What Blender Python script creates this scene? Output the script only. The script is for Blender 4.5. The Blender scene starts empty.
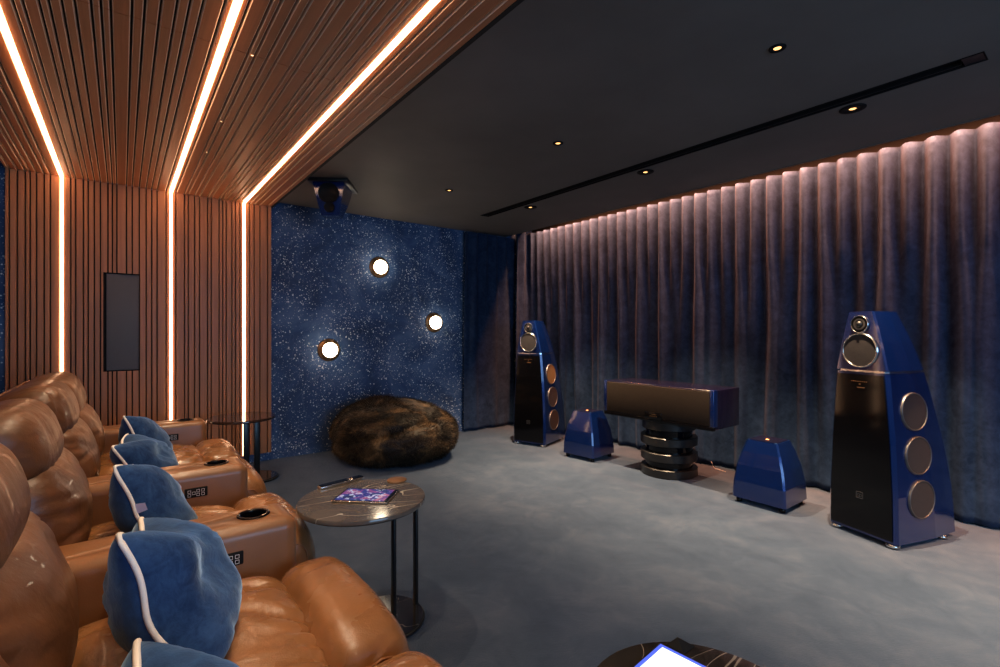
import bpy, bmesh, math, random
import numpy as np
from mathutils import Vector, Matrix, noise

random.seed(7)
S = bpy.context.scene
COL = S.collection

# ------------------------------------------------------------------ camera
YAW = math.radians(37.76)
CAM_H = 1.26
cd = bpy.data.cameras.new('camera')
cam = bpy.data.objects.new('camera', cd)
COL.objects.link(cam)
cam.location = (0, 0, CAM_H)
cam.rotation_euler = (math.radians(90), 0, -YAW)
cd.sensor_width = 36.0
cd.lens = 36.0 * 488 / 1000
cd.shift_y = -0.0015
cd.clip_start = 0.05
S.camera = cam

# ------------------------------------------------------------------ world, exposure
w = bpy.data.worlds.new('world')
S.world = w
w.use_nodes = True
w.node_tree.nodes['Background'].inputs[0].default_value = (0.35, 0.45, 0.7, 1)
w.node_tree.nodes['Background'].inputs[1].default_value = 0.25
S.view_settings.view_transform = 'Standard'
S.view_settings.look = 'None'
S.view_settings.gamma = 1
S.view_settings.use_curve_mapping = False
S.view_settings.exposure = 0.35
try:
    S.cycles.use_denoising = True
    S.cycles.sample_clamp_indirect = 4
    S.cycles.caustics_reflective = False
    S.cycles.caustics_refractive = False
    S.cycles.max_bounces = 8
except Exception:
    pass

def add_area(name, loc, rot, sx, sy, energy, color):
    l = bpy.data.lights.new(name, 'AREA')
    l.shape = 'RECTANGLE'; l.size = sx; l.size_y = sy
    l.energy = energy; l.color = color
    o = bpy.data.objects.new(name, l); COL.objects.link(o)
    o.location = loc; o.rotation_euler = rot
    return o

def add_spot(name, loc, energy, color, angle=100, blend=0.7, rot=(0, 0, 0), radius=0.02):
    l = bpy.data.lights.new(name, 'SPOT')
    l.energy = energy; l.color = color
    l.spot_size = math.radians(angle); l.spot_blend = blend
    l.shadow_soft_size = radius
    o = bpy.data.objects.new(name, l); COL.objects.link(o)
    o.location = loc; o.rotation_euler = rot
    return o

CEIL = 2.55
WOODZ = 2.48
BACK = 5.20
PANELY = 5.12
XR = 4.60
XL = -2.3
YF = -3.2
WARM = (1.0, 0.62, 0.36)
WARM2 = (1.0, 0.72, 0.50)
# added bluish fill lights, set at made-up openings behind and beside the camera
add_area('added_back_fill', (1.2, YF + 0.12, 1.45), (math.radians(90), 0, 0), 2.6, 1.5, 60, (0.32, 0.62, 1.0))
add_area('added_side_fill', (XL + 0.12, -1.1, 1.5), (0, math.radians(-90), 0), 1.4, 2.2, 12, (0.4, 0.75, 1.0))
# LED tape in the curtain pocket
add_area('pocket_tape_light', (4.27, 1.35, 2.672), (0, math.radians(-10), 0), 0.02, 6.8, 250, (1.0, 0.33, 0.14))
ROW_Y = (0.98, 2.39, 3.79)
for y in (-0.43,) + ROW_Y:
    add_spot('downlight_beam', (2.352, y, 2.535), 9, WARM2, 110, 0.9)
for y in (-0.43,) + ROW_Y:
    add_spot('downlight_beam', (3.33, y, 2.535), 470, (1.0, 0.68, 0.40), 78, 0.9)
for y in (-0.5, 0.7, 1.5, 2.367, 3.218, 3.83):
    add_spot('pin_light_beam', (0.453, y, 2.45), 34, (1.0, 0.74, 0.48), 96, 0.8)

# ------------------------------------------------------------------ materials
def mat(name, base=(0.5, 0.5, 0.5), rough=0.5, metal=0.0, coat=0.0, sheen=0.0, sheen_tint=None,
        emis=None, estr=0.0, spec=0.5):
    m = bpy.data.materials.new(name)
    m.use_nodes = True
    b = m.node_tree.nodes['Principled BSDF']
    b.inputs['Base Color'].default_value = (*base, 1)
    b.inputs['Roughness'].default_value = rough
    b.inputs['Metallic'].default_value = metal
    b.inputs['Coat Weight'].default_value = coat
    b.inputs['Coat Roughness'].default_value = 0.06
    b.inputs['Specular IOR Level'].default_value = spec
    if sheen:
        b.inputs['Sheen Weight'].default_value = sheen
        b.inputs['Sheen Roughness'].default_value = 0.4
        if sheen_tint: b.inputs['Sheen Tint'].default_value = (*sheen_tint, 1)
    if emis:
        b.inputs['Emission Color'].default_value = (*emis, 1)
        b.inputs['Emission Strength'].default_value = estr
    return m

class NT:
    def __init__(s, m):
        s.t = m.node_tree; s.b = s.t.nodes['Principled BSDF']
    def n(s, typ, **kw):
        x = s.t.nodes.new(typ)
        for k, v in kw.items():
            if k.startswith('i_'): x.inputs[k[2:].replace('_', ' ')].default_value = v
            else: setattr(x, k, v)
        return x
    def l(s, a, b): s.t.links.new(a, b)
    def coord(s, scale=(1, 1, 1), rot=(0, 0, 0), out='Object'):
        tc = s.n('ShaderNodeTexCoord'); mp = s.n('ShaderNodeMapping')
        mp.inputs['Scale'].default_value = scale; mp.inputs['Rotation'].default_value = rot
        s.l(tc.outputs[out], mp.inputs['Vector']); return mp.outputs['Vector']
    def noise(s, vec, scale, detail=4, rough=0.55, dist=0.0):
        x = s.n('ShaderNodeTexNoise'); s.l(vec, x.inputs['Vector'])
        x.inputs['Scale'].default_value = scale; x.inputs['Detail'].default_value = detail
        x.inputs['Roughness'].default_value = rough; x.inputs['Distortion'].default_value = dist
        return x.outputs['Fac']
    def ramp(s, fac, stops):
        x = s.n('ShaderNodeValToRGB'); s.l(fac, x.inputs['Fac'])
        cr = x.color_ramp
        while len(cr.elements) > 1: cr.elements.remove(cr.elements[-1])
        cr.elements[0].position = stops[0][0]; cr.elements[0].color = (*stops[0][1], 1)
        for p, c in stops[1:]:
            e = cr.elements.new(p); e.color = (*c, 1)
        return x.outputs['Color']
    def math(s, op, a, b=None, c=None):
        x = s.n('ShaderNodeMath', operation=op)
        for i, v in enumerate((a, b, c)):
            if v is None: continue
            if isinstance(v, (int, float)): x.inputs[i].default_value = v
            else: s.l(v, x.inputs[i])
        return x.outputs[0]
    def bump(s, h, strength=0.3, dist=0.01):
        x = s.n('ShaderNodeBump'); x.inputs['Strength'].default_value = strength
        x.inputs['Distance'].default_value = dist
        s.l(h, x.inputs['Height']); s.l(x.outputs['Normal'], s.b.inputs['Normal'])
        return x
    def mix(s, fac, a, b, mode='MIX'):
        x = s.n('ShaderNodeMix', data_type='RGBA', blend_type=mode)
        if isinstance(fac, (int, float)): x.inputs[0].default_value = fac
        else: s.l(fac, x.inputs[0])
        for i, v in ((6, a), (7, b)):
            if isinstance(v, tuple): x.inputs[i].default_value = (*v, 1)
            else: s.l(v, x.inputs[i])
        return x.outputs[2]

M = {}
# carpet
M['carpet'] = mat('carpet', (0.1, 0.12, 0.17), 0.95, sheen=0.35, sheen_tint=(0.5, 0.6, 0.8), spec=0.1)
t = NT(M['carpet']); v = t.coord()
big = t.noise(v, 1.6, 6, 0.62, 0.6); mid = t.noise(v, 5.5, 6, 0.72, 0.6); fine = t.noise(v, 160, 2, 0.5)
f = t.math('ADD', t.math('MULTIPLY', big, 0.55), t.math('MULTIPLY', mid, 0.45))
c = t.ramp(f, [(0.34, (0.022, 0.040, 0.072)), (0.50, (0.044, 0.068, 0.112)), (0.66, (0.082, 0.106, 0.155))])
c2 = t.mix(t.math('MULTIPLY', fine, 0.5), c, (0.06, 0.075, 0.11), 'MIX')
t.l(c2, t.b.inputs['Base Color'])
t.bump(t.math('ADD', fine, t.math('MULTIPLY', mid, 0.8)), 0.5, 0.006)
# ceiling
M['ceiling'] = mat('ceiling_paint', (0.055, 0.052, 0.055), 0.62, spec=0.35)
t = NT(M['ceiling']); v = t.coord(); n_ = t.noise(v, 1.3, 4, 0.6)
t.l(t.ramp(n_, [(0.3, (0.115, 0.106, 0.100)), (0.7, (0.155, 0.143, 0.136))]), t.b.inputs['Base Color'])
t.bump(t.noise(v, 3, 3), 0.1, 0.02)
M['dark_wall'] = mat('dark_wall_paint', (0.03, 0.04, 0.07), 0.8)
t = NT(M['dark_wall']); v = t.coord(); t.bump(t.noise(v, 60, 3), 0.1, 0.003)
# starry wallpaper
M['stars'] = mat('starry_wallpaper', (0.02, 0.05, 0.16), 0.6)
t = NT(M['stars']); v = t.coord()
cl = t.noise(v, 1.7, 5, 0.6, 0.8)
sw = t.noise(v, 1.1, 3, 0.5, 2.2)
base = t.ramp(cl, [(0.30, (0.017, 0.044, 0.120)), (0.50, (0.044, 0.098, 0.240)), (0.66, (0.105, 0.185, 0.370))])
ring = t.math('MULTIPLY', t.math('LESS_THAN', t.math('ABSOLUTE', t.math('SUBTRACT', t.math('FRACT', t.math('MULTIPLY', sw, 7.0)), 0.5)), 0.035), 0.22)
base = t.mix(ring, base, (0.20, 0.26, 0.42))
cur = base
for k, (sc, r0, dens, thr, bias) in enumerate(((44, 0.34, 0.60, 0.52, -0.06), (24, 0.21, 0.55, 0.62, 0.0), (64, 0.50, 0.6, 0.55, -0.06))):
    vo = t.n('ShaderNodeTexVoronoi', feature='F1'); vo.inputs['Scale'].default_value = sc
    flat = t.n('ShaderNodeVectorMath', operation='MULTIPLY'); flat.inputs[1].default_value = (1, 0, 1)
    t.l(v, flat.inputs[0]); off = t.n('ShaderNodeVectorMath', operation='ADD'); off.inputs[1].default_value = (k * 3.3, 0.004, k * 1.7)
    t.l(flat.outputs[0], off.inputs[0]); t.l(off.outputs[0], vo.inputs['Vector'])
    dn = t.noise(off.outputs[0], 1.9, 4, 0.65, 0.5)
    sep = t.n('ShaderNodeSeparateColor'); t.l(vo.outputs['Color'], sep.inputs[0])
    rad = t.math('MULTIPLY', sep.outputs[1], r0)
    dot = t.math('LESS_THAN', vo.outputs['Distance'], rad)
    gate = t.math('LESS_THAN', sep.outputs[0], t.math('MULTIPLY', t.math('SUBTRACT', dn, 0.38 + bias), 3.2))
    cur = t.mix(t.math('MULTIPLY', dot, gate), cur, (0.90, 0.95, 1.0))
t.l(cur, t.b.inputs['Base Color'])
t.b.inputs['Specular IOR Level'].default_value = 0.3
# wood slats
def wood(name, a, b_, axis):
    m = mat(name, a, 0.42, spec=0.4)
    t = NT(m)
    sc = (60, 60, 1.6) if axis == 'z' else (60, 1.6, 60)
    v = t.coord(sc); n1 = t.noise(v, 1.0, 6, 0.65, 0.4)
    v2 = t.coord((9, 9, 0.3) if axis == 'z' else (9, 0.3, 9)); n2 = t.noise(v2, 1.0, 2)
    f = t.math('ADD', t.math('MULTIPLY', n1, 0.6), t.math('MULTIPLY', n2, 0.4))
    t.l(t.ramp(f, [(0.36, a), (0.62, b_)]), t.b.inputs['Base Color'])
    t.bump(n1, 0.12, 0.002)
    return m
M['slat_wall'] = wood('walnut_slat_upright', (0.38, 0.150, 0.062), (0.54, 0.222, 0.096), 'z')
M['slat_ceil'] = wood('walnut_slat_overhead', (0.35, 0.122, 0.048), (0.50, 0.182, 0.076), 'y')
M['slat_edge'] = wood('slat_edge_painted_glow', (0.88, 0.60, 0.42), (0.95, 0.70, 0.52), 'y')  # edges painted pale, standing in for light caught along the grooves
M['black'] = mat('black_backing', (0.006, 0.005, 0.005), 0.8)
M['led'] = mat('led_diffuser', (1, 0.9, 0.8), 0.5, emis=(1.0, 0.60, 0.34), estr=9.5)
# leather
def leather(name, a, b_, rough=0.34):
    m = mat(name, a, rough, coat=0.12, spec=0.55)
    t = NT(m); v = t.coord()
    n1 = t.noise(v, 3.5, 4, 0.6); grain = t.noise(v, 260, 2, 0.6)
    wv = t.coord((5, 11, 7)); wr = t.noise(wv, 1.0, 3, 0.45, 1.6)
    wv2 = t.coord((8, 6, 15)); wr2 = t.noise(wv2, 1.0, 3, 0.5, 1.0)
    t.l(t.ramp(n1, [(0.32, a), (0.68, b_)]), t.b.inputs['Base Color'])
    h = t.math('ADD', t.math('MULTIPLY', grain, 0.12), t.math('ADD', t.math('MULTIPLY', wr, 1.0), t.math('MULTIPLY', wr2, 0.7)))
    t.bump(h, 0.42, 0.012)
    t.l(t.math('ADD', t.math('MULTIPLY', n1, 0.2), rough - 0.1), t.b.inputs['Roughness'])
    return m
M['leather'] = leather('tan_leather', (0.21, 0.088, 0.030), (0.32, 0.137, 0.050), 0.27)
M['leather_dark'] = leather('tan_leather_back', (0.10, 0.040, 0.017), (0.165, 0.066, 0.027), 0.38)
M['leather_plain'] = mat('tan_leather_plain', (0.33, 0.14, 0.05), 0.34, coat=0.1)
t = NT(M['leather_plain']); v = t.coord(); g_ = t.noise(v, 220, 2); t.l(t.ramp(t.noise(v, 3, 3), [(0.3, (0.19, 0.083, 0.034)), (0.7, (0.28, 0.122, 0.050))]), t.b.inputs['Base Color'])
t.bump(t.math('ADD', t.math('MULTIPLY', g_, 0.3), t.noise(v, 7, 3)), 0.2, 0.01)
M['welt'] = mat('leather_welt', (0.26, 0.10, 0.035), 0.4)
# velvet
def velvet(name, a, b_, sh=0.8, tint=(0.35, 0.5, 0.9), scale=3.0):
    m = mat(name, a, 0.85, sheen=sh, sheen_tint=tint, spec=0.15)
    t = NT(m); v = t.coord()
    n1 = t.noise(v, scale, 6, 0.7, 0.8); n2 = t.noise(v, scale * 5, 4, 0.6, 0.6)
    f = t.math('ADD', t.math('MULTIPLY', n1, 0.6), t.math('MULTIPLY', n2, 0.4))
    t.l(t.ramp(f, [(0.36, a), (0.64, b_)]), t.b.inputs['Base Color'])
    t.bump(f, 0.35, 0.012)
    return m
M['pillow'] = velvet('navy_velvet', (0.005, 0.024, 0.090), (0.030, 0.088, 0.230), 0.8, (0.45, 0.7, 1.0), 7)
M['curtain'] = velvet('navy_curtain_velvet', (0.007, 0.018, 0.050), (0.026, 0.052, 0.118), 0.05, (0.9, 0.8, 0.85), 5)
M['piping'] = mat('white_piping', (0.85, 0.83, 0.80), 0.6)
M['tag'] = mat('lavender_tag', (0.55, 0.55, 0.85), 0.6)
# metals, lacquer etc
M['lacquer'] = mat('blue_lacquer', (0.002, 0.017, 0.120), 0.25, metal=0.45, coat=1.0)
M['lacquer_dark'] = mat('dark_blue_lacquer', (0.004, 0.004, 0.018), 0.25, metal=0.0, coat=0.5)
M['gloss_black'] = mat('gloss_black', (0.003, 0.003, 0.004), 0.08, spec=0.25)
M['satin_black'] = mat('satin_black', (0.012, 0.012, 0.013), 0.32)
M['matte_black'] = mat('matte_black', (0.008, 0.008, 0.009), 0.7, spec=0.15)
M['chrome'] = mat('chrome', (0.75, 0.74, 0.72), 0.2, metal=1)
M['steel'] = mat('grey_steel', (0.14, 0.14, 0.15), 0.45, metal=0.9)
M['brass'] = mat('bronze', (0.42, 0.24, 0.12), 0.35, metal=0.9)
def mesh_cloth(name, a, b_, rough=0.6, sc=400):
    m = mat(name, a, rough)
    m.node_tree.nodes['Principled BSDF'].inputs['Specular IOR Level'].default_value = 0.15
    t = NT(m); v = t.coord(); ck = t.noise(v, sc, 1)
    t.l(t.ramp(ck, [(0.4, a), (0.6, b_)]), t.b.inputs['Base Color']); t.bump(ck, 0.4, 0.002)
    return m
M['grille_grey'] = mesh_cloth('grey_driver_mesh', (0.026, 0.024, 0.026), (0.052, 0.048, 0.052))
M['grille_brown'] = mesh_cloth('brown_speaker_cloth', (0.012, 0.008, 0.006), (0.026, 0.018, 0.014), 0.85)
M['grille_steel'] = mesh_cloth('steel_mesh_grille', (0.10, 0.105, 0.115), (0.20, 0.205, 0.22), 0.38)
M['gold_cone'] = mat('gold_cone', (0.50, 0.32, 0.14), 0.35, metal=0.7)
# marble
def marble(name, a, b_, vein, rough=0.12):
    m = mat(name, a, rough, coat=0.3)
    t = NT(m); v = t.coord()
    n1 = t.noise(v, 7, 5, 0.6, 0.6); ve = t.noise(t.coord((1, 3.0, 1), (0, 0, 0.6)), 1.6, 2, 0.5, 0.5)
    vein_f = t.math('LESS_THAN', t.math('ABSOLUTE', t.math('SUBTRACT', ve, 0.5)), 0.0022)
    c = t.ramp(n1, [(0.3, a), (0.7, b_)])
    t.l(t.mix(t.math('MULTIPLY', vein_f, 0.75), c, vein), t.b.inputs['Base Color'])
    return m
M['marble_grey'] = marble('grey_marble', (0.070, 0.060, 0.053), (0.135, 0.115, 0.100), (0.65, 0.62, 0.55))
M['marble_black'] = marble('black_marble', (0.010, 0.009, 0.009), (0.030, 0.026, 0.023), (0.32, 0.28, 0.24), 0.10)
M['glass_globe'] = mat('lamp_globe', (1, 0.95, 0.85), 0.3, emis=(1.0, 0.80, 0.55), estr=16)
M['lamp_dot'] = mat('downlight_lamp', (1, 0.8, 0.5), 0.3, emis=(1.0, 0.50, 0.16), estr=2.2)
M['pin_dot'] = mat('pin_lamp', (1, 0.8, 0.6), 0.3, emis=(1.0, 0.5, 0.25), estr=2.5)
M['button'] = mat('button_print', (0.8, 0.8, 0.85), 0.5)
M['white_plastic'] = mat('white_plastic', (0.8, 0.8, 0.82), 0.4)
M['leather_coaster'] = mat('brown_coaster_leather', (0.20, 0.085, 0.030), 0.5)
M['bright_screen'] = mat('bright_screen', (0.1, 0.1, 0.1), 0.1, emis=(0.72, 0.82, 1.0), estr=1.6)
M['screen_edge'] = mat('blue_screen_edge', (0.02, 0.03, 0.1), 0.1, emis=(0.10, 0.16, 0.95), estr=0.8)
m = mat('tablet_picture', (0.02, 0.02, 0.05), 0.08); M['screen'] = m
t = NT(m); v = t.coord()
n1 = t.noise(v, 22, 3, 0.5, 0.6); n2 = t.noise(v, 45, 3, 0.5, 1.0)
c = t.ramp(n1, [(0.34, (0.01, 0.012, 0.06)), (0.48, (0.03, 0.05, 0.30)), (0.58, (0.30, 0.06, 0.25)), (0.68, (0.75, 0.25, 0.3))])
c = t.mix(t.math('GREATER_THAN', n2, 0.60), c, (0.75, 0.80, 1.0))
t.l(c, t.b.inputs['Emission Color']); t.b.inputs['Emission Strength'].default_value = 0.55
# fur
m = mat('brown_fur', (0.05, 0.03, 0.02), 0.55, spec=0.3, sheen=0.25, sheen_tint=(1, 0.7, 0.4)); M['fur'] = m
t = NT(m); v = t.coord()
n1 = t.noise(v, 4.2, 4, 0.65, 0.6)
t.l(t.ramp(n1, [(0.42, (0.004, 0.003, 0.003)), (0.50, (0.018, 0.011, 0.007)), (0.60, (0.085, 0.048, 0.021)), (0.72, (0.34, 0.20, 0.09))]), t.b.inputs['Base Color'])

# ------------------------------------------------------------------ helpers
def link_mesh(name, me, parent=None, loc=(0, 0, 0), rot=(0, 0, 0)):
    o = bpy.data.objects.new(name, me); COL.objects.link(o)
    o.location = loc; o.rotation_euler = rot
    if parent: o.parent = parent
    return o

def raw(name, verts, faces, mats, parent=None, smooth=False, fm=None, loc=(0, 0, 0), rot=(0, 0, 0)):
    me = bpy.data.meshes.new(name)
    me.from_pydata([tuple(map(float, p)) for p in verts], [], faces)
    if not isinstance(mats, (list, tuple)): mats = [mats]
    for m in mats: me.materials.append(m)
    if fm is not None: me.polygons.foreach_set('material_index', fm)
    if smooth: me.polygons.foreach_set('use_smooth', [True] * len(me.polygons))
    me.update()
    return link_mesh(name, me, parent, loc, rot)

class MB:
    """collects shapes into one mesh"""
    def __init__(s): s.v = []; s.f = []; s.m = []; s.sm = []
    def add(s, verts, faces, mi=0, smooth=False, mtx=None):
        o = len(s.v)
        if mtx is not None: verts = [mtx @ Vector(p) for p in verts]
        s.v += [tuple(p) for p in verts]
        s.f += [tuple(i + o for i in f) for f in faces]
        s.m += [mi] * len(faces); s.sm += [smooth] * len(faces)
    def box(s, x0, x1, y0, y1, z0, z1, mi=0, mtx=None, bev=0.0, seg=2):
        if bev > 0:
            bm = bmesh.new(); bmesh.ops.create_cube(bm, size=1)
            for p in bm.verts:
                p.co = Vector(((x0 + x1) / 2 + p.co.x * (x1 - x0), (y0 + y1) / 2 + p.co.y * (y1 - y0), (z0 + z1) / 2 + p.co.z * (z1 - z0)))
            bmesh.ops.bevel(bm, geom=list(bm.edges), offset=bev, segments=seg, profile=0.5, affect='EDGES')
            s.bm(bm, mi, True, mtx); return
        v = [(x, y, z) for x in (x0, x1) for y in (y0, y1) for z in (z0, z1)]
        f = [(0, 1, 3, 2), (4, 6, 7, 5), (0, 4, 5, 1), (2, 3, 7, 6), (0, 2, 6, 4), (1, 5, 7, 3)]
        s.add(v, f, mi, False, mtx)
    def bm(s, bm, mi=0, smooth=False, mtx=None):
        bm.verts.ensure_lookup_table(); bm.verts.index_update()
        s.add([p.co.copy() for p in bm.verts], [[q.index for q in f.verts] for f in bm.faces], mi, smooth, mtx)
        bm.free()
    def lathe(s, prof, seg=32, mi=0, mtx=None, smooth=True):
        v = []; f = []; n = len(prof)
        for i in range(seg):
            a = 2 * math.pi * i / seg
            for r, z in prof: v.append((r * math.cos(a), r * math.sin(a), z))
        for i in range(seg):
            j = (i + 1) % seg
            for k in range(n - 1):
                a, b, c, d = i * n + k, j * n + k, j * n + k + 1, i * n + k + 1
                if prof[k][0] < 1e-7: f.append((a, c, d)) if prof[k + 1][0] > 1e-7 else None
                elif prof[k + 1][0] < 1e-7: f.append((a, b, c))
                else: f.append((a, b, c, d))
        s.add(v, f, mi, smooth, mtx)
    def tube(s, pts, r, seg=8, mi=0, closed=False, mtx=None, flat=None):
        pts = [Vector(p) for p in pts]; n = len(pts); v = []; f = []
        up = Vector((0, 0, 1))
        for i, p in enumerate(pts):
            a = pts[(i - 1) % n] if (closed or i > 0) else p
            b = pts[(i + 1) % n] if (closed or i < n - 1) else p
            d = (b - a).normalized()
            u = up if abs(d.dot(up)) < 0.9 else Vector((0, 1, 0))
            x = d.cross(u).normalized(); y = d.cross(x).normalized()
            for k in range(seg):
                t_ = 2 * math.pi * k / seg
                v.append(p + x * r * math.cos(t_) + y * (flat or r) * math.sin(t_))
        m_ = n if closed else n - 1
        for i in range(m_):
            j = (i + 1) % n
            for k in range(seg):
                l = (k + 1) % seg
                f.append((i * seg + k, i * seg + l, j * seg + l, j * seg + k))
        if not closed:
            f.append(tuple(range(seg))); f.append(tuple((n - 1) * seg + k for k in reversed(range(seg))))
        s.add(v, f, mi, True, mtx)
    def loft(s, rings, mi=0, cap=True, smooth=False, mtx=None):
        n = len(rings[0]); v = [p for r in rings for p in r]; f = []
        for i in range(len(rings) - 1):
            for k in range(n):
                l = (k + 1) % n
                f.append((i * n + k, i * n + l, (i + 1) * n + l, (i + 1) * n + k))
        if cap:
            f.append(tuple(reversed(range(n)))); f.append(tuple((len(rings) - 1) * n + k for k in range(n)))
        s.add(v, f, mi, smooth, mtx)
    def build(s, name, mats, parent=None, loc=(0, 0, 0), rot=(0, 0, 0), autosmooth=None):
        o = raw(name, s.v, s.f, mats, parent, False, s.m, loc, rot)
        o.data.polygons.foreach_set('use_smooth', s.sm)
        bm = bmesh.new(); bm.from_mesh(o.data); bmesh.ops.recalc_face_normals(bm, faces=bm.faces)
        bm.to_mesh(o.data); bm.free()
        if autosmooth:
            o.data.set_sharp_from_angle(angle=math.radians(autosmooth))
        return o

def empty(name, loc=(0, 0, 0), rz=0):
    o = bpy.data.objects.new(name, None); COL.objects.link(o)
    o.location = loc; o.rotation_euler = (0, 0, rz); o.empty_display_size = 0.1
    return o
def tag(o, label, cat, group=None, kind=None):
    if label: o['label'] = label
    if cat: o['category'] = cat
    if group: o['group'] = group
    if kind: o['kind'] = kind
    return o
def struct(o): o['kind'] = 'structure'; return o

def lookm(origin, normal, up=(0, 0, 1)):
    """matrix whose +z is normal"""
    z = Vector(normal).normalized(); x = Vector(up).cross(z)
    if x.length < 1e-4: x = Vector((1, 0, 0))
    x.normalize(); y = z.cross(x)
    m = Matrix((x, y, z)).transposed().to_4x4(); m.translation = Vector(origin)
    return m

def puff(center, half, e=(4, 4, 4), n=24, deform=None):
    """rounded cushion: superquadric cube grid; returns verts, faces"""
    idx = {}; V = []; F = []
    def key(p): return (round(p[0], 5), round(p[1], 5), round(p[2], 5))
    def get(p):
        k = key(p)
        if k not in idx: idx[k] = len(V); V.append(p)
        return idx[k]
    ls = [math.tan((2 * i / n - 1) * math.pi / 4) for i in range(n + 1)]
    for ax in range(3):
        for sgn in (-1, 1):
            for i in range(n):
                for j in range(n):
                    q = []
                    for (a, b) in ((i, j), (i + 1, j), (i + 1, j + 1), (i, j + 1)):
                        p = [0, 0, 0]; p[ax] = sgn; p[(ax + 1) % 3] = ls[a]; p[(ax + 2) % 3] = ls[b]
                        q.append(get(tuple(p)))
                    F.append(tuple(q) if sgn > 0 else tuple(reversed(q)))
    out = []
    em = max(e)
    for p in V:
        d = (abs(p[0]) ** e[0] + abs(p[1]) ** e[1] + abs(p[2]) ** e[2]) ** (1 / em)
        # iterate for mixed exponents
        s_ = 1.0
        for _ in range(12):
            g = abs(s_ * p[0]) ** e[0] + abs(s_ * p[1]) ** e[1] + abs(s_ * p[2]) ** e[2]
            s_ *= g ** (-1.0 / em)
        u = Vector((p[0] * s_, p[1] * s_, p[2] * s_))
        q = Vector((u.x * half[0], u.y * half[1], u.z * half[2]))
        if deform: q = deform(u, q)
        out.append(q + Vector(center))
    return out, F

def ridge(v): return 1 - abs(v) * 2 if abs(v) < 0.5 else 0.0

# ------------------------------------------------------------------ room shell
b = MB(); b.box(XL - .1, XR + .1, YF - .1, BACK + .1, -0.08, 0)
struct(b.build('floor', M['carpet']))
SX0, SX1, SY0, SY1 = 3.13, 3.24, 0.41, 4.40
PX = 4.10
b = MB()
b.box(XL, SX0, YF, BACK, CEIL, CEIL + .2)
b.box(SX1, PX, YF, BACK, CEIL, CEIL + .2)
b.box(SX0, SX1, YF, SY0, CEIL, CEIL + .2)
b.box(SX0, SX1, SY1, BACK, CEIL, CEIL + .2)
b.box(XL - .1, XR + .1, YF - .1, BACK + .1, CEIL + .2, CEIL + .24)
struct(b.build('ceiling', M['ceiling']))
b = MB(); b.box(XL - .1, XR + .1, BACK, BACK + .1, 0, CEIL + .2)
struct(b.build('wall_back', M['stars']))
b = MB(); b.box(XR, XR + .1, YF - .1, BACK, 0, CEIL + .2)
struct(b.build('wall_right', M['matte_black']))
def wall_with_hole(name, axis, pos, thick, a0, a1, h0, h1, z0, z1):
    b = MB()
    def bx(p, q, r, s_):
        if axis == 'y': b.box(p, q, pos, pos + thick, r, s_)
        else: b.box(pos, pos + thick, p, q, r, s_)
    top = CEIL + .2
    bx(a0, h0, 0, top); bx(h1, a1, 0, top); bx(h0, h1, 0, z0); bx(h0, h1, z1, top)
    return struct(b.build(name, M['dark_wall']))
wall_with_hole('wall_front', 'y', YF - .1, .1, XL, XR, -0.2, 2.6, 0.6, 2.3)
wall_with_hole('wall_left', 'x', XL - .1, .1, YF - .1, BACK, -2.3, 0.1, 0.7, 2.3)
def added_window(name, axis, pos, h0, h1, z0, z1):
    b = MB(); g = MB(); w_ = .06
    def bx(m_, p, q, r, s_, d=.04):
        if axis == 'y': m_.box(p, q, pos - .05, pos - .05 + d, r, s_)
        else: m_.box(pos - .05, pos - .05 + d, p, q, r, s_)
    bx(b, h0, h1, z0, z0 + w_); bx(b, h0, h1, z1 - w_, z1); bx(b, h0, h0 + w_, z0, z1); bx(b, h1 - w_, h1, z0, z1)
    mid = (h0 + h1) / 2; bx(b, mid - .03, mid + .03, z0, z1)
    o = struct(b.build(name, M['satin_black']))
    return o
added_window('added_window_1', 'y', YF, -0.2, 2.6, 0.6, 2.3)  # unseen frame behind the camera, made up to carry the bluish fill
added_window('added_window_2', 'x', XL, -2.3, 0.1, 0.7, 2.3)  # unseen side frame, added along with the second fill light
# lip of the curtain pocket
b = MB(); b.box(PX, XR, YF, BACK, 2.70, CEIL + .2)
struct(b.build('trim_2', M['matte_black']))
b = MB(); b.box(PX - .012, PX, YF, BACK, CEIL - .006, 2.70)
struct(b.build('trim_1', M['ceiling']))

b = MB(); b.box(4.245, 4.25, -2.2, 4.95, 2.604, 2.70)  # unseen plate added to keep the tape light off the back wall
struct(b.build('tape_light_shield', M['matte_black']))

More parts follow.
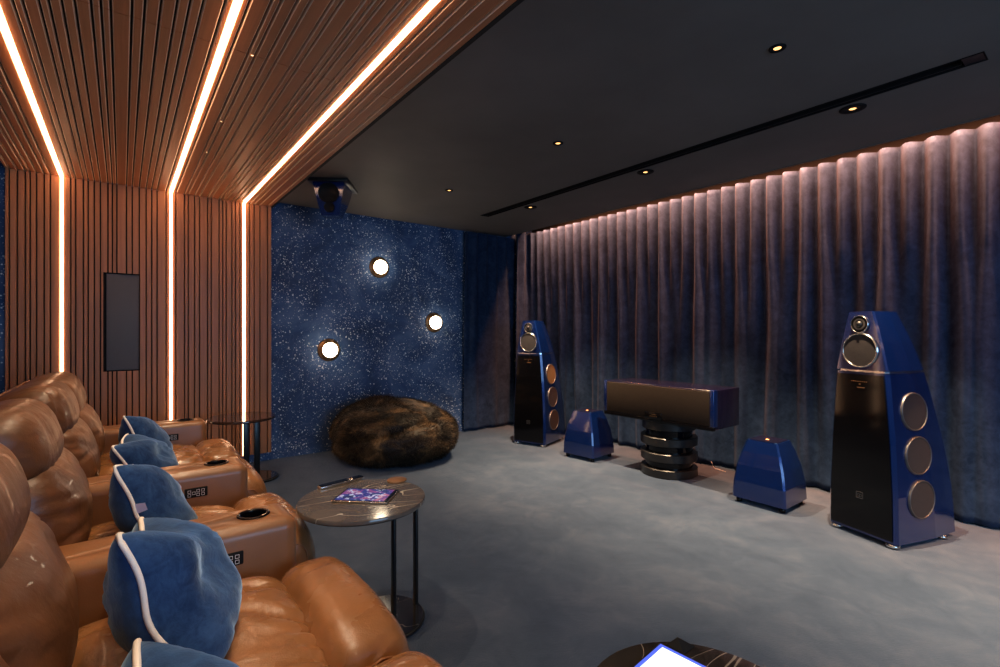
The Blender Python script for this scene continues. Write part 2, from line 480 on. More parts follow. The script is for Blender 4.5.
# ------------------------------------------------------------------ slatted feature
rng = random.Random(3)
X0, X1 = -0.688, 1.150
STR = (-0.374, 0.338, 0.911)
LEDW = 0.015
slats = []
bounds = [X0] + [s_ for s_ in STR] + [X1]
for i in range(4):
    a = bounds[i] + (LEDW / 2 + .004 if i > 0 else 0); e = bounds[i + 1] - (LEDW / 2 + .004 if i < 3 else 0)
    ws = []; tot = 0
    while tot < (e - a) - 0.02:
        wd = rng.choice((0.020, 0.020, 0.029, 0.029, 0.038, 0.054)); ws.append(wd); tot += wd + .0085
    sc = (e - a + .0085 - .0085 * len(ws)) / sum(ws)
    x = a
    for wd in ws:
        slats.append((x, x + wd * sc)); x += wd * sc + .0085
REC = (-0.121, 0.120, 0.935, 1.748)
def slat_wall():
    root = empty('slatted_wall_panel', (0, BACK, 0.09))
    tag(root, 'upright walnut slat panel with light strips on the back wall', 'wall panel')
    def L(y): return y - BACK
    b = MB()
    pt = WOODZ - .09
    r0, r1 = REC[2] - .09, REC[3] - .09
    b.box(X0, REC[0] - .004, L(BACK - .055), L(BACK - .002), 0, pt); b.box(REC[1] + .004, X1, L(BACK - .055), L(BACK - .002), 0, pt)
    b.box(REC[0] - .004, REC[1] + .004, L(BACK - .055), L(BACK - .002), 0, r0 - .004)
    b.box(REC[0] - .004, REC[1] + .004, L(BACK - .055), L(BACK - .002), r1 + .004, pt)
    b.build('backing', M['black'], root)
    b = MB()
    def slat(x, e, z0, z1):
        c = .002
        yb, yf = L(BACK - .055), L(PANELY)
        ring = lambda z: [(x, yb, z), (x, yf + c, z), (x + c, yf, z), (e - c, yf, z), (e, yf + c, z), (e, yb, z)]
        b.loft([ring(z0), ring(z1)])
    for (x, e) in slats:
        if e > REC[0] and x < REC[1]:
            if x < REC[0] - .002: slat(x, REC[0], r0, r1)
            if e > REC[1] + .002: slat(REC[1], e, r0, r1)
            slat(x, e, 0, r0); slat(x, e, r1, pt)
        else: slat(x, e, 0, pt)
    b.build('slats', M['slat_wall'], root)
    for s_ in STR:
        b = MB(); b.box(s_ - LEDW / 2, s_ + LEDW / 2, L(PANELY - .006), L(BACK - .056), 0.0, pt)
        b.build('light_strip', M['led'], root)
slat_wall()
def slat_ceiling():
    root = empty('slatted_ceiling_panel', (0, 0, CEIL))
    tag(root, 'walnut slat panel with three glowing light strips under the ceiling', 'ceiling panel')
    Y1 = BACK - .02
    b = MB(); b.box(X0 - .012, X1 + .0, YF + .1, Y1, -.048, -.001); b.build('backing', M['black'], root)
    b = MB()
    zf = WOODZ - CEIL
    def slat(x, e, y0, y1):
        c = .0034; zb = -.049
        ring = lambda y: [(x, y, zb), (x, y, zf + c), (x + c, y, zf), (e - c, y, zf), (e, y, zf + c), (e, y, zb)]
        k0 = len(b.f); b.loft([ring(y0), ring(y1)])
        for q in (0, 1, 3, 4): b.m[k0 + q] = 1
    for (x, e) in slats:
        slat(x, e, YF + .1, 2.367); slat(x, e, 2.3705, Y1)
    b.build('slats', [M['slat_ceil'], M['slat_edge']], root)
    b = MB(); b.box(X1, X1 + .02, YF + .1, Y1, zf, -.001); b.build('edge_board', M['black'], root)
    for s_ in STR:
        b = MB(); b.box(s_ - LEDW / 2, s_ + LEDW / 2, YF + .1, PANELY - .004, zf - .009, -.049)
        b.build('light_strip', M['led'], root)
slat_ceiling()
# in-wall speaker
root = empty('wall_speaker', (0, BACK - .06, REC[2]))
tag(root, 'tall rectangular grey mesh speaker set into the slatted wall', 'speaker')
b = MB(); hh = REC[3] - REC[2]
b.box(REC[0], REC[0] + .02, -.012, .055, 0, hh); b.box(REC[1] - .006, REC[1], -.012, .055, 0, hh)
b.box(REC[0], REC[1], -.012, .055, 0, .008); b.box(REC[0], REC[1], -.012, .055, hh - .008, hh)
b.build('frame', M['matte_black'], root)
b = MB(); b.box(REC[0] + .02, REC[1] - .006, .0, .05, .008, hh - .008, bev=.004); b.build('grille', M['grille_steel'], root)

# ------------------------------------------------------------------ ceiling fittings
def downlight(x, y, r, label, group, z=CEIL, dotr=None, cat='downlight'):
    root = empty('downlight', (x, y, z)); tag(root, label, cat, group)
    b = MB(); dr = dotr or r * .42
    b.lathe([(dr, -.001), (dr + .004, -.006), (r * .9, -.007), (r, -.004), (r, -.0005), (dr, -.0005)], 28)
    b.build('trim_ring', M['matte_black'], root)
    b = MB(); b.lathe([(0, -.0045), (dr * .7, -.0042), (dr, -.002)], 20); b.build('lamp', M['lamp_dot'], root)
for y, s_ in zip(ROW_Y, ('nearest to the camera of the inner row', 'middle one of the inner row in the dark ceiling', 'farthest of the inner row, near the blue starry wall')):
    downlight(2.352, y, .036, 'small round recessed downlight, ' + s_, 'small downlights in the dark ceiling', dotr=.016)
for y, s_ in zip(ROW_Y, ('nearest the camera', 'halfway along the slot', 'farthest from the camera')):
    downlight(3.333, y, .066, 'wide dark-rimmed downlight beside the black ceiling slot, ' + s_, 'downlights beside the ceiling slot', dotr=.018)
for y, s_ in zip((2.367, 3.218, 3.83), ('on the cross seam', 'middle of three', 'closest to the slatted wall')):
    o = empty('pin_light', (0.453, y, WOODZ)); tag(o, 'tiny pin light in the walnut slat ceiling, ' + s_, 'light', 'pin lights in the slatted ceiling')
    b = MB(); b.lathe([(.006, -.003), (.011, -.004), (.012, -.0005)], 16); b.build('rim', M['brass'], o)
    b = MB(); b.lathe([(0, -.003), (.0065, -.002)], 16); b.build('lamp', M['pin_dot'], o)
root = empty('linear_slot', (0, 0, CEIL)); tag(root, 'long narrow black slot diffuser running across the dark ceiling', 'ceiling diffuser')
b = MB(); b.box(SX0, SX1, SY0, SY1, .085, .095); b.box(SX0, SX0 + .006, SY0, SY1, -.003, .085); b.box(SX1 - .006, SX1, SY0, SY1, -.003, .085)
b.box(SX0, SX1, SY0, SY0 + .006, -.003, .085); b.box(SX0, SX1, SY1 - .006, SY1, -.003, .085); b.build('housing', M['matte_black'], root)
b = MB(); b.box(SX1 - .030, SX1 - .024, 0.50, SY1 - .02, .002, .03); b.build('blade', M['satin_black'], root)
b = MB(); b.box(SX0 + .006, SX1 - .006, SY0 + .006, .49, .0, .01); b.build('end_cover', M['satin_black'], root)

# ceiling speaker
root = empty('ceiling_speaker', (1.37, 4.12, CEIL), math.atan2(-.16, .24)); tag(root, 'dark blue wedge speaker hanging from the ceiling by the starry wall', 'speaker')
b = MB(); b.box(-.165, .165, -.03, .36, -.03, -.001, bev=.004); b.build('mounting_plate', M['satin_black'], root)
b = MB()
def rg(z, hw, y0, y1): return [(-hw, y0, z), (hw, y0, z), (hw, y1, z), (-hw, y1, z)]
b.loft([rg(-.03, .130, 0, .30), rg(-.15, .108, .015, .26), rg(-.30, .072, .05, .17)]); b.build('cabinet', M['lacquer'], root)
mt = lookm((0, .006, -.12), (0, -1, -.12))
b = MB(); b.lathe([(0, .004), (.070, .006), (.076, .012), (.084, .012), (.086, 0)], 32, mtx=mt); b.build('driver', M['matte_black'], root)
mt = lookm((0, .030, -.235), (0, -1, -.15))
b = MB(); b.lathe([(0, .004), (.034, .006), (.040, .012), (.044, 0)], 24, mtx=mt); b.build('driver', M['matte_black'], root)

# wall sconces
for x, z, s_ in ((2.298, 1.99, 'topmost of the three on the starry wall'), (3.008, 1.375, 'rightmost of the three on the starry wall, nearest the curtain'), (1.733, 1.07, 'lowest and leftmost of the three')):
    o = empty('wall_lamp', (x, BACK, z), 0); tag(o, 'round glowing glass wall lamp, ' + s_, 'wall lamp', 'round wall lamps')
    mt = lookm((0, 0, 0), (0, -1, 0))
    b = MB(); b.lathe([(0, 0.001), (.115, .001), (.118, .008), (.112, .014), (.085, .016), (.085, .03), (.06, .03), (0, .03)], 40, mtx=mt); b.build('back_plate', M['brass'], o)
    b = MB()
    prof = [(.078 * math.cos(a), .045 + .05 * math.sin(a)) for a in [math.radians(q) for q in range(-20, 91, 10)]]
    prof[-1] = (0, prof[-1][1]); b.lathe([(.06, .03)] + prof, 36, mtx=mt); b.build('glass_globe', M['glass_globe'], o)

# ------------------------------------------------------------------ curtains
def curtain(path, tops, name, label, seed, amp=.055, pitch=.133, zt=2.60, z0=.015, grp=None):
    """path: polyline control as function s->(point, normal); total length"""
    L, fn = path
    nf = int(round(L / pitch)); nc = nf * 12; nr = 56
    r = random.Random(seed)
    V = []; F = []
    zs = [z0 + (zt - z0) * (i / nr) for i in range(nr + 1)]
    for iz, z in enumerate(zs):
        h = (z - z0) / (zt - z0)
        for i in range(nc + 1):
            s_ = L * i / nc
            ph = 2 * math.pi * s_ / pitch
            top = 1 - 2.0 * abs(math.cos(ph / 2)) ** 1.3
            wob = noise.noise(Vector((s_ * 2.1, z * .35, seed))) * 2.4
            low = math.cos(ph / 2 + wob * 1.6 + .5) * .62 + .55 * noise.noise(Vector((s_ * 5, z * .5, seed + 9)))
            k = max(0, min(1, (h - .45) / .5)) ; k = k * k * (3 - 2 * k)
            mixv = top * (0.30 + .70 * k) * (1.0 if k > .5 else .85) + low * (1 - k) * .75
            d = amp * mixv + .006 * noise.noise(Vector((s_ * 12, z * 2.5, seed))) * (1 - h)
            if h < .06: d += .03 * (1 - h / .06) * noise.noise(Vector((s_ * 6, 0, seed + 4)))
            p, nrm = fn(s_)
            zz = z - (.006 * (1 - top) if h > .98 else 0)
            V.append((p[0] + nrm[0] * d, p[1] + nrm[1] * d, zz))
    for i in range(nr):
        for j in range(nc):
            a = i * (nc + 1) + j
            F.append((a, a + 1, a + nc + 2, a + nc + 1))
    base = fn(L / 2)[0]
    V = [(x - base[0], y - base[1], z) for x, y, z in V]
    o = raw(name, V, F, M['curtain'], None, True, loc=(base[0], base[1], 0))
    tag(o, label, 'curtain', grp)
    sol = o.modifiers.new('cloth thickness', 'SOLIDIFY'); sol.thickness = .003
    return o
CX = 4.40
def path_main():
    R = .16; y_c = 4.86; l_arc = math.pi / 2 * R; x_arc = .10
    Ls = 4.86 + 2.9
    total = x_arc + l_arc + Ls
    def fn(s_):
        if s_ < x_arc: return (CX - R - x_arc + s_, y_c + R), (0, 1)
        s2 = s_ - x_arc
        if s2 < l_arc:
            a = math.pi / 2 - s2 / R
            return (CX - R + R * math.cos(a), y_c + R * math.sin(a)), (math.cos(a), math.sin(a))
        return (CX, y_c - (s2 - l_arc)), (1, 0)
    return total, fn
curtain(path_main(), None, 'curtain', 'long pleated navy velvet curtain lit from above behind the tower speakers', 11)
def path_back():
    def fn(s_): return (3.40 + s_, 5.13), (0, 1)
    return 0.80, fn
curtain(path_back(), None, 'curtain', 'short unlit dark navy curtain on the back wall beside the starry wallpaper', 23, amp=.034, pitch=.16, zt=2.535)
# LED tape in the pocket
b = MB(); b.box(-.006, .006, -3.4, 3.4, -.004, .004)
o = b.build('light_tape', mat('pocket_led', (1, .8, .7), .5, emis=(1.0, .62, .45), estr=6), loc=(4.262, 1.35, 2.680)); tag(o, 'thin warm light tape hidden in the ceiling pocket above the curtain', 'light strip')

# ------------------------------------------------------------------ tower speakers
def interp(tab, z):
    for (z0, a), (z1, c) in zip(tab, tab[1:]):
        if z <= z1: t_ = (z - z0) / (z1 - z0); return a + (c - a) * t_
    return tab[-1][1]
TH = [(.03, .206), (.3, .203), (.6, .190), (.85, .172), (1.015, .158), (1.027, .157), (1.2, .122), (1.385, .077)]
TD = [(.03, .57), (.25, .55), (.5, .505), (.75, .435), (.9, .392), (1.015, .353), (1.027, .350), (1.13, .318), (1.25, .275), (1.385, .215)]
def section(z, hwt, dt, ch=.018, y0=0):
    w_ = interp(hwt, z); d = interp(dt, z)
    wb = w_ * .86
    return [(-w_ + ch, y0, z), (w_ - ch, y0, z), (w_, y0 + ch, z), (w_ * .99, d * .6, z), (wb, d, z), (-wb, d, z), (-w_ * .99, d * .6, z), (-w_, y0 + ch, z)]
def tower():
    root = empty('tower_speaker')
    b = MB(); b.loft([section(z, TH, TD) for z in (.03, .15, .3, .45, .6, .72, .85, .93, 1.015)]); b.build('lower_cabinet', M['lacquer'], root)
    b = MB(); b.loft([section(z, TH, TD, .01) for z in (1.027, 1.08, 1.14, 1.2, 1.26, 1.32, 1.385)]); b.build('upper_cabinet', M['lacquer'], root)
    b = MB(); s0 = section(1.015, TH, TD); s1 = section(1.027, TH, TD)
    b.loft([[(x * .95, .01 + y * .93, z) for x, y, z in s0], [(x * .95, .01 + y * .93, z) for x, y, z in s1]]); b.build('joint_plate', M['chrome'], root)
    # glass front
    b = MB(); rings = []
    for z in (.045, .3, .6, .85, 1.0):
        w_ = interp(TH, z) - .022; rings.append([(-w_, -.006, z), (w_, -.006, z), (w_, .004, z), (-w_, .004, z)])
    b.loft(rings); g = b.build('front_glass', M['gloss_black'], root)
    # badge and display
    b = MB()
    for (x0, x1, z0, z1) in ((-.021, .021, .277, .281), (-.021, .021, .240, .244), (-.021, -.017, .24, .281), (.017, .021, .24, .281),
                             (-.012, -.009, .252, .268), (-.009, .012, .265, .268), (-.001, .002, .252, .268), (.009, .012, .252, .268), (-.012, .012, .250, .2525)):
        b.box(x0, x1, -.0075, -.0062, z0, z1)
    b.build('badge', M['steel'], root)
    b = MB()
    for k in range(9): b.box(-.05 + k * .011, -.050 + k * .011 + .006, -.0072, -.0062, .955, .959)
    b.box(-.015, .03, -.0072, -.0062, .918, .923); b.box(-.004, .006, -.0072, -.0062, .938, .944)
    b.build('display', M['brass'], root)
    # front drivers on the head
    for nm, z, r, mm in (('midrange_driver', 1.148, .100, M['grille_grey']), ('tweeter', 1.308, .050, M['matte_black'])):
        mt = lookm((0, 0.001, z), (0, -1, 0))
        b = MB(); b.lathe([(r * .97, .001), (r * .97, .012), (r * 1.0, .015), (r * 1.06, .012), (r * 1.08, .0)], 48, mtx=mt)
        o = b.build(nm, M['chrome'] if nm == 'midrange_driver' else M['chrome'], root)
        b = MB(); b.lathe([(0, .011), (r * .5, .010), (r * .97, .008)], 40, mtx=mt); b.build('cone' if nm != 'tweeter' else 'dome_surround', mm, o)
        if nm == 'tweeter':
            b = MB(); b.lathe([(.0, .030), (.010, .027), (.017, .018), (.020, .010)], 24, mtx=mt); b.build('dome', M['satin_black'], o)
            b = MB(); b.lathe([(.024, .011), (.030, .013), (.036, .011)], 30, mtx=mt); b.build('inner_ring', M['steel'], o)
    # side woofers
    for sg in (-1, 1):
        for z, y in ((.788, .190), (.532, .200), (.275, .212)):
            w0, w1 = interp(TH, z - .08), interp(TH, z + .08)
            wx = interp(TH, z) + .002
            mt = lookm((sg * wx, y, z), (sg * .16, 0, (w0 - w1)))
            r = .109
            b = MB(); b.lathe([(r * .96, .001), (r * .96, .007), (r, .009), (r * 1.03, .006), (r * 1.04, -.006)], 48, mtx=mt)
            o = b.build('woofer', M['steel'], root)
            b = MB(); b.lathe([(0, .006), (r * .6, .006), (r * .96, .005)], 40, mtx=mt); b.build('cone', M['grille_grey'], o)
    for x in (-.165, .165):
        for y in (.03, .46):
            b = MB(); b.lathe([(0, 0), (.026, 0), (.034, .008), (.036, .016), (.030, .024), (.018, .031), (0, .031)], 24)
            b.build('foot', M['chrome'], root, loc=(x, y, 0))
    return root
def copy_tree(o, parent=None):
    c = o.copy(); COL.objects.link(c); c.parent = parent
    for ch in list(o.children): copy_tree(ch, c)
    return c
tw = tower(); tw.location = (3.583, 1.014, 0); tw.rotation_euler = (0, 0, math.radians(-109))
tag(tw, 'metallic blue tower speaker on the right, nearest the camera, grey side woofers', 'speaker', 'blue tower speakers')
tw2 = copy_tree(tw); tw2.location = (3.57, 4.09, 0); tw2.rotation_euler = (0, 0, math.radians(-71))
tag(tw2, 'metallic blue tower speaker at the far end of the curtain, its top side cone gold', 'speaker', 'blue tower speakers')
# the far one has a gold upper cone
gold_done = False
for ch in tw2.children:
    if ch.name.startswith('woofer') and not gold_done:
        vs = ch.data.vertices
        cx = sum(q.co.x for q in vs) / len(vs); cz = sum(q.co.z for q in vs) / len(vs)
        if cx > 0 and cz > .7:
            cone = ch.children[0]; cone.data = cone.data.copy(); cone.data.materials[0] = M['gold_cone']
            cone['label'] = 'gold cone'; gold_done = True

# small subwoofers
def subw():
    root = empty('subwoofer')
    H = [(.04, .187), (.15, .182), (.28, .162), (.38, .135), (.465, .108)]
    D0 = [(.04, 0), (.15, .004), (.28, .02), (.38, .040), (.465, .062)]
    D1 = [(.04, .37), (.15, .365), (.28, .345), (.38, .318), (.465, .285)]
    def ring(z, sh=0, ch=.012):
        w_ = interp(H, z) - sh; y0 = interp(D0, z) + sh; y1 = interp(D1, z) - sh
        return [(-w_ + ch, y0, z), (w_ - ch, y0, z), (w_, y0 + ch, z), (w_, y1 - ch, z), (w_ - ch, y1, z), (-w_ + ch, y1, z), (-w_, y1 - ch, z), (-w_, y0 + ch, z)]
    b = MB(); b.loft([ring(z) for z in (.04, .1, .16, .22, .28, .33, .38, .42, .465)]); b.build('cabinet', M['lacquer'], root)
    b = MB(); r = ring(.465, .012); b.loft([[(x, y, .4652) for x, y, z in r], [(x, y, .469) for x, y, z in r]]); b.build('top_panel', M['lacquer_dark'], root)
    b = MB(); b.lathe([(0, .474), (.012, .474), (.016, .469)], 20, mtx=Matrix.Translation((0, .16, 0))); b.build('badge', M['brass'], root)
    for x in (-.15, .15):
        for y in (.04, .33):
            b = MB(); b.lathe([(0, 0), (.018, 0), (.020, .01), (.020, .04), (0, .04)], 16); b.build('foot', M['gloss_black'], root, loc=(x, y, 0))
    return root
s1 = subw(); s1.location = (3.60, 1.634, 0); s1.rotation_euler = (0, 0, math.radians(-90))
tag(s1, 'small blue tapered speaker on the floor between centre speaker and right tower', 'speaker', 'small tapered floor speakers')
s2 = copy_tree(s1); s2.location = (3.56, 3.345, 0); s2.rotation_euler = (0, 0, math.radians(-84))
tag(s2, 'small dark purple-blue tapered speaker on the floor between left tower and centre speaker', 'speaker', 'small tapered floor speakers')

# centre speaker
root = empty('center_speaker', (3.65, 2.536, .48), math.radians(-90)); tag(root, 'wide horizontal speaker with brown cloth front on the stacked-disc stand', 'speaker')
b = MB(); b.box(-.545, .545, .012, .415, .005, .32, bev=.008); b.build('cabinet', M['lacquer_dark'], root)
for sx in (-.5315, .5315):
    b = MB(); b.box(sx - .0165, sx + .0165, -.002, .06, .03, .321, bev=.004); b.build('edge_strip', M['lacquer'], root)
b = MB(); b.box(-.514, .514, -.004, .02, .035, .308, bev=.004); b.build('grille', M['grille_brown'], root)
b = MB(); b.box(-.545, .545, -.003, .03, .0, .034, bev=.003); b.build('base_board', M['gloss_black'], root)
b = MB(); b.box(-.085, .085, -.010, -.003, .022, .085, bev=.002); pn = b.build('display', M['gloss_black'], root)
b = MB()
for k in range(4): b.box(-.03 + .02 * k, -.022 + .02 * k, -.0115, -.0101, .045, .053)
b.box(-.01, .035, -.0115, -.0101, .062, .066); b.build('display_text', M['brass'], pn)
# its stand
root = empty('speaker_stand', (3.88, 2.536, 0)); tag(root, 'black stand of stacked round discs carrying the centre speaker', 'stand')
z = 0
for k in range(4):
    r = .243 if k < 3 else .230
    b = MB(); b.lathe([(0, 0), (r - .006, 0), (r, .006), (r, .068), (r - .006, .074), (0, .074)], 56, smooth=False); b.build('disc', M['satin_black'], root, loc=(0, 0, z), autosmooth=30)
    if k < 3:
        b = MB(); b.lathe([(0, 0), (.200, 0), (.200, .0613), (0, .0613)], 56); b.build('spacer', M['gloss_black'], root, loc=(0, 0, z + .074), autosmooth=30)
    z += .1353
# cable on floor
b = MB(); pts = []
for i in range(30):
    t_ = i / 29; pts.append((4.29 + .012 * math.sin(t_ * 5) , 2.36 - .14 * t_, .006 + .06 * max(0, 1 - t_ * 4) ** 2))
b.tube([(p[0] - 4.29, p[1] - 2.3, p[2]) for p in pts], .003, 6); o = b.build('cable', M['white_plastic'], loc=(4.29, 2.3, 0)); tag(o, 'thin white cable lying on the carpet behind the stacked-disc stand', 'cable')

# ------------------------------------------------------------------ bean bag
def beanbag():
    root = empty('bean_bag', (2.19, 4.55, 0)); tag(root, 'large brown faux-fur bean bag slumped against the starry wall', 'bean bag')
    def d(u, q):
        # sag: flat bottom, dented top
        zt = q.z
        fold = noise.noise(Vector((u.x * 1.7, u.y * 1.7, u.z * 1.7 + 3))) * .02
        fold += noise.noise(Vector((u.x * 4, u.y * 4, u.z * 4 + 7))) * .018
        n_ = Vector((u.x, u.y, u.z)).normalized()
        q = q + n_ * fold
        # crease across the upper right side
        line = (q.z - .10) - .25 * (q.x * .8 - q.y * .6) 
        q = q - n_ * .035 * math.exp(-(line / .035) ** 2) * (1 if u.y < .5 else .3)
        q.z += .05 * u.y * max(0, u.z) + (.02 if u.x < 0 else -.03 * u.x) * max(0, u.z)
        if q.z < -.235: q.z = -.235 + (q.z + .235) * .1
        return q
    V, F = puff((0, 0, .27), (.61, .58, .315), (2.2, 2.2, 2.3), 36, d)
    zmin = min(p.z for p in V)
    V = [Vector((p.x, min(p.y, .62), p.z - zmin + .002)) for p in V]
    body = raw('cover', V, F, M['fur'], root, True)
    me = body.data
    # fur strands as one mesh
    rr = random.Random(5)
    P = []; Fc = []
    cos = [v_.co.copy() for v_ in me.vertices]; nr = [v_.normal.copy() for v_ in me.vertices]
    polys = [(tuple(p.vertices), p.area) for p in me.polygons]
    tot = sum(a for _, a in polys)
    for vs, a in polys:
        cnt = 46000 * a / tot; k = int(cnt) + (1 if rr.random() < cnt - int(cnt) else 0)
        for _ in range(k):
            s_, t_ = rr.random(), rr.random()
            def lerp(A): return (A[vs[0]] * (1 - s_) + A[vs[1]] * s_) * (1 - t_) + (A[vs[3]] * (1 - s_) + A[vs[2]] * s_) * t_
            c_ = lerp(cos); n_ = lerp(nr)
            if c_.z < .01: continue
            fl = Vector((noise.noise(c_ * 3), noise.noise(c_ * 3 + Vector((9, 0, 0))), noise.noise(c_ * 3 + Vector((0, 9, 0))) - .35))
            dr = (n_ + fl * 1.6 + Vector((rr.uniform(-.5, .5), rr.uniform(-.5, .5), rr.uniform(-.5, .5)))).normalized()
            ln = rr.uniform(.028, .055); sd = dr.cross(Vector((rr.uniform(-1, 1), rr.uniform(-1, 1), rr.uniform(-1, 1)))).normalized() * rr.uniform(.0012, .0022)
            o_ = len(P); tip = c_ + dr * ln
            if tip.z < .004: tip.z = .004
            if tip.y > .64: tip.y = .64
            P += [c_ - sd, c_ + sd, tip]; Fc.append((o_, o_ + 1, o_ + 2))
    raw('fur', P, Fc, M['fur'], root)['kind'] = 'stuff'
beanbag()

# ------------------------------------------------------------------ recliner sofa
SOF = empty('recliner_sofa', (0.15, 2.0, 0)); tag(SOF, 'long tan leather recliner sofa with shared armrests facing the speakers', 'sofa')
OX, OY = -0.15, -2.0
SEATS = [(-0.10, 0.52), (0.52, 1.14), (1.14, 1.76), (1.98, 2.60), (2.82, 3.44), (3.44, 4.06)]
ARMS = [(1.76, 1.98), (2.60, 2.82), (4.06, 4.28)]
def seat(y0, y1, sd):
    yc = (y0 + y1) / 2; hy = (y1 - y0) / 2 - .004
    b = MB()
    def wr(u, q, amp=.007, seam=0.0, sgn=1):
        if u.z > -.2:
            f1 = noise.noise(Vector((q.x * 2.2, q.y * 13 + 1.5 * noise.noise(Vector((q.x * 5, q.y * 5, sd))), sd)))
            val = max(0, 1 - abs(f1) * 4) ** 1.5
            edge = math.exp(-((q.x - seam) / .16) ** 2)
            q.z -= amp * val * (.25 + edge)
            q.z += .008 * noise.noise(Vector((q.x * 4, q.y * 4, sd + 5)))
        return q
    # seat part
    def d1(u, q):
        q = wr(u, q, .019, .28)
        if u.z > 0:
            q.z -= .030 * math.exp(-((q.x - .30) / .05) ** 2)
            q.z += .012 * (1 - u.y * u.y)
        return q
    V, F = puff((.14, yc, .385), (.31, hy, .115), (6, 6, 2.6), 34, d1); b.add([(p.x + OX, p.y + OY, p.z) for p in V], F, 0, True)
    def d2(u, q):
        q = wr(u, q, .010, -.12)
        if u.z > 0: q.z += .016 * (1 - u.y * u.y) - .02 * math.exp(-((u.x + 1) / .3) ** 2)
        # soft corner droop on the front
        q.z -= .05 * max(0, u.x) ** 3
        q.x += .03 * max(0, -u.z)*0 
        return q
    V, F = puff((.505, yc, .365), (.135, hy, .135), (3.0, 6, 2.8), 34, d2); b.add([(p.x + OX, p.y + OY, p.z) for p in V], F, 0, True)
    sc = b.build('seat_cushion', M['leather'], SOF)
    # welt along front edges
    w_ = MB()
    for s_ in (-1, 1):
        pts = []; uy = s_ * .97; kk = 1 - abs(uy) ** 6
        for i in range(19):
            a = math.radians(-30 + 150 * i / 18)
            ux = math.copysign(abs(math.cos(a)) ** (2 / 3.0), math.cos(a)) * kk ** (1 / 3.0)
            uz = math.copysign(abs(math.sin(a)) ** (2 / 2.8), math.sin(a)) * kk ** (1 / 2.8)
            q = d2(Vector((ux, uy, uz)), Vector((ux * .135, uy * hy, uz * .135)))
            pts.append((q.x + .505 + OX, q.y + yc + OY, q.z + .365))
        w_.tube(pts, .0035, 6)
        w_.build('welt', M['welt'], sc)
        w_ = MB()
    # lower back cushion, reclined
    ang = math.radians(16)
    def tilt(p, px, pz):
        x, z_ = p.x - px, p.z - pz
        return Vector((px + x * math.cos(ang) - z_ * math.sin(ang), p.y, pz + x * math.sin(ang) + z_ * math.cos(ang)))
    def d3(u, q):
        f1 = noise.noise(Vector((q.y * 3, q.z * 16 + 2 * noise.noise(Vector((q.y * 5, q.z * 4, sd))), sd + 2)))
        val = max(0, 1 - abs(f1) * 5)
        if u.x > 0:
            q.x -= .012 * val * (.25 + abs(u.y) ** 2)
            q.x += .03 * (1 - u.y ** 2) * (1 - u.z ** 2) + .01 * noise.noise(Vector((q.y * 5, q.z * 5, sd)))
        return q
    b = MB(); V, F = puff((-.20, yc, .66), (.125, hy, .195), (3.2, 6.5, 2.7), 30, d3)
    V = [tilt(p, -.2, .50) for p in V]; b.add([(p.x + OX, p.y + OY, p.z) for p in V], F, 0, True)
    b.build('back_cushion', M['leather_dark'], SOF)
    # headrest
    def d4(u, q):
        f1 = noise.noise(Vector((q.y * 14 + 1.5 * noise.noise(Vector((q.y * 4, q.z * 6, sd))), q.z * 2.5 + q.x * 2, sd + 4)))
        val = max(0, 1 - abs(f1) * 5)
        q = q - Vector((u.x, 0, u.z)).normalized() * .011 * val * (.15 + abs(u.y) ** 1.5) if (abs(u.x) + abs(u.z)) > .01 else q
        if u.x > 0: q.x += .018 * (1 - u.y ** 2)
        q.z -= .025 * max(0, -u.x) * (u.z > 0)
        return q
    b = MB(); V, F = puff((-.330, yc, .875), (.140, hy, .140), (2.8, 6.5, 2.5), 30, d4)
    V = [tilt(p, -.33, .88) for p in V]; b.add([(p.x + OX, p.y + OY, p.z) for p in V], F, 0, True)
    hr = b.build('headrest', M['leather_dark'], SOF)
    # two seam lines on the headrest back edge
    w_ = MB()
    w_.tube([( -.43 + OX, yc - hy + .01 + i * (2 * hy - .02) / 12 + OY, 0.966 + .012 * math.sin(i / 12 * math.pi)) for i in range(13)], .004, 6)
    w_.build('welt', M['welt'], hr)
for i, (a, c_) in enumerate(SEATS): seat(a, c_, 3.7 * i + 1)
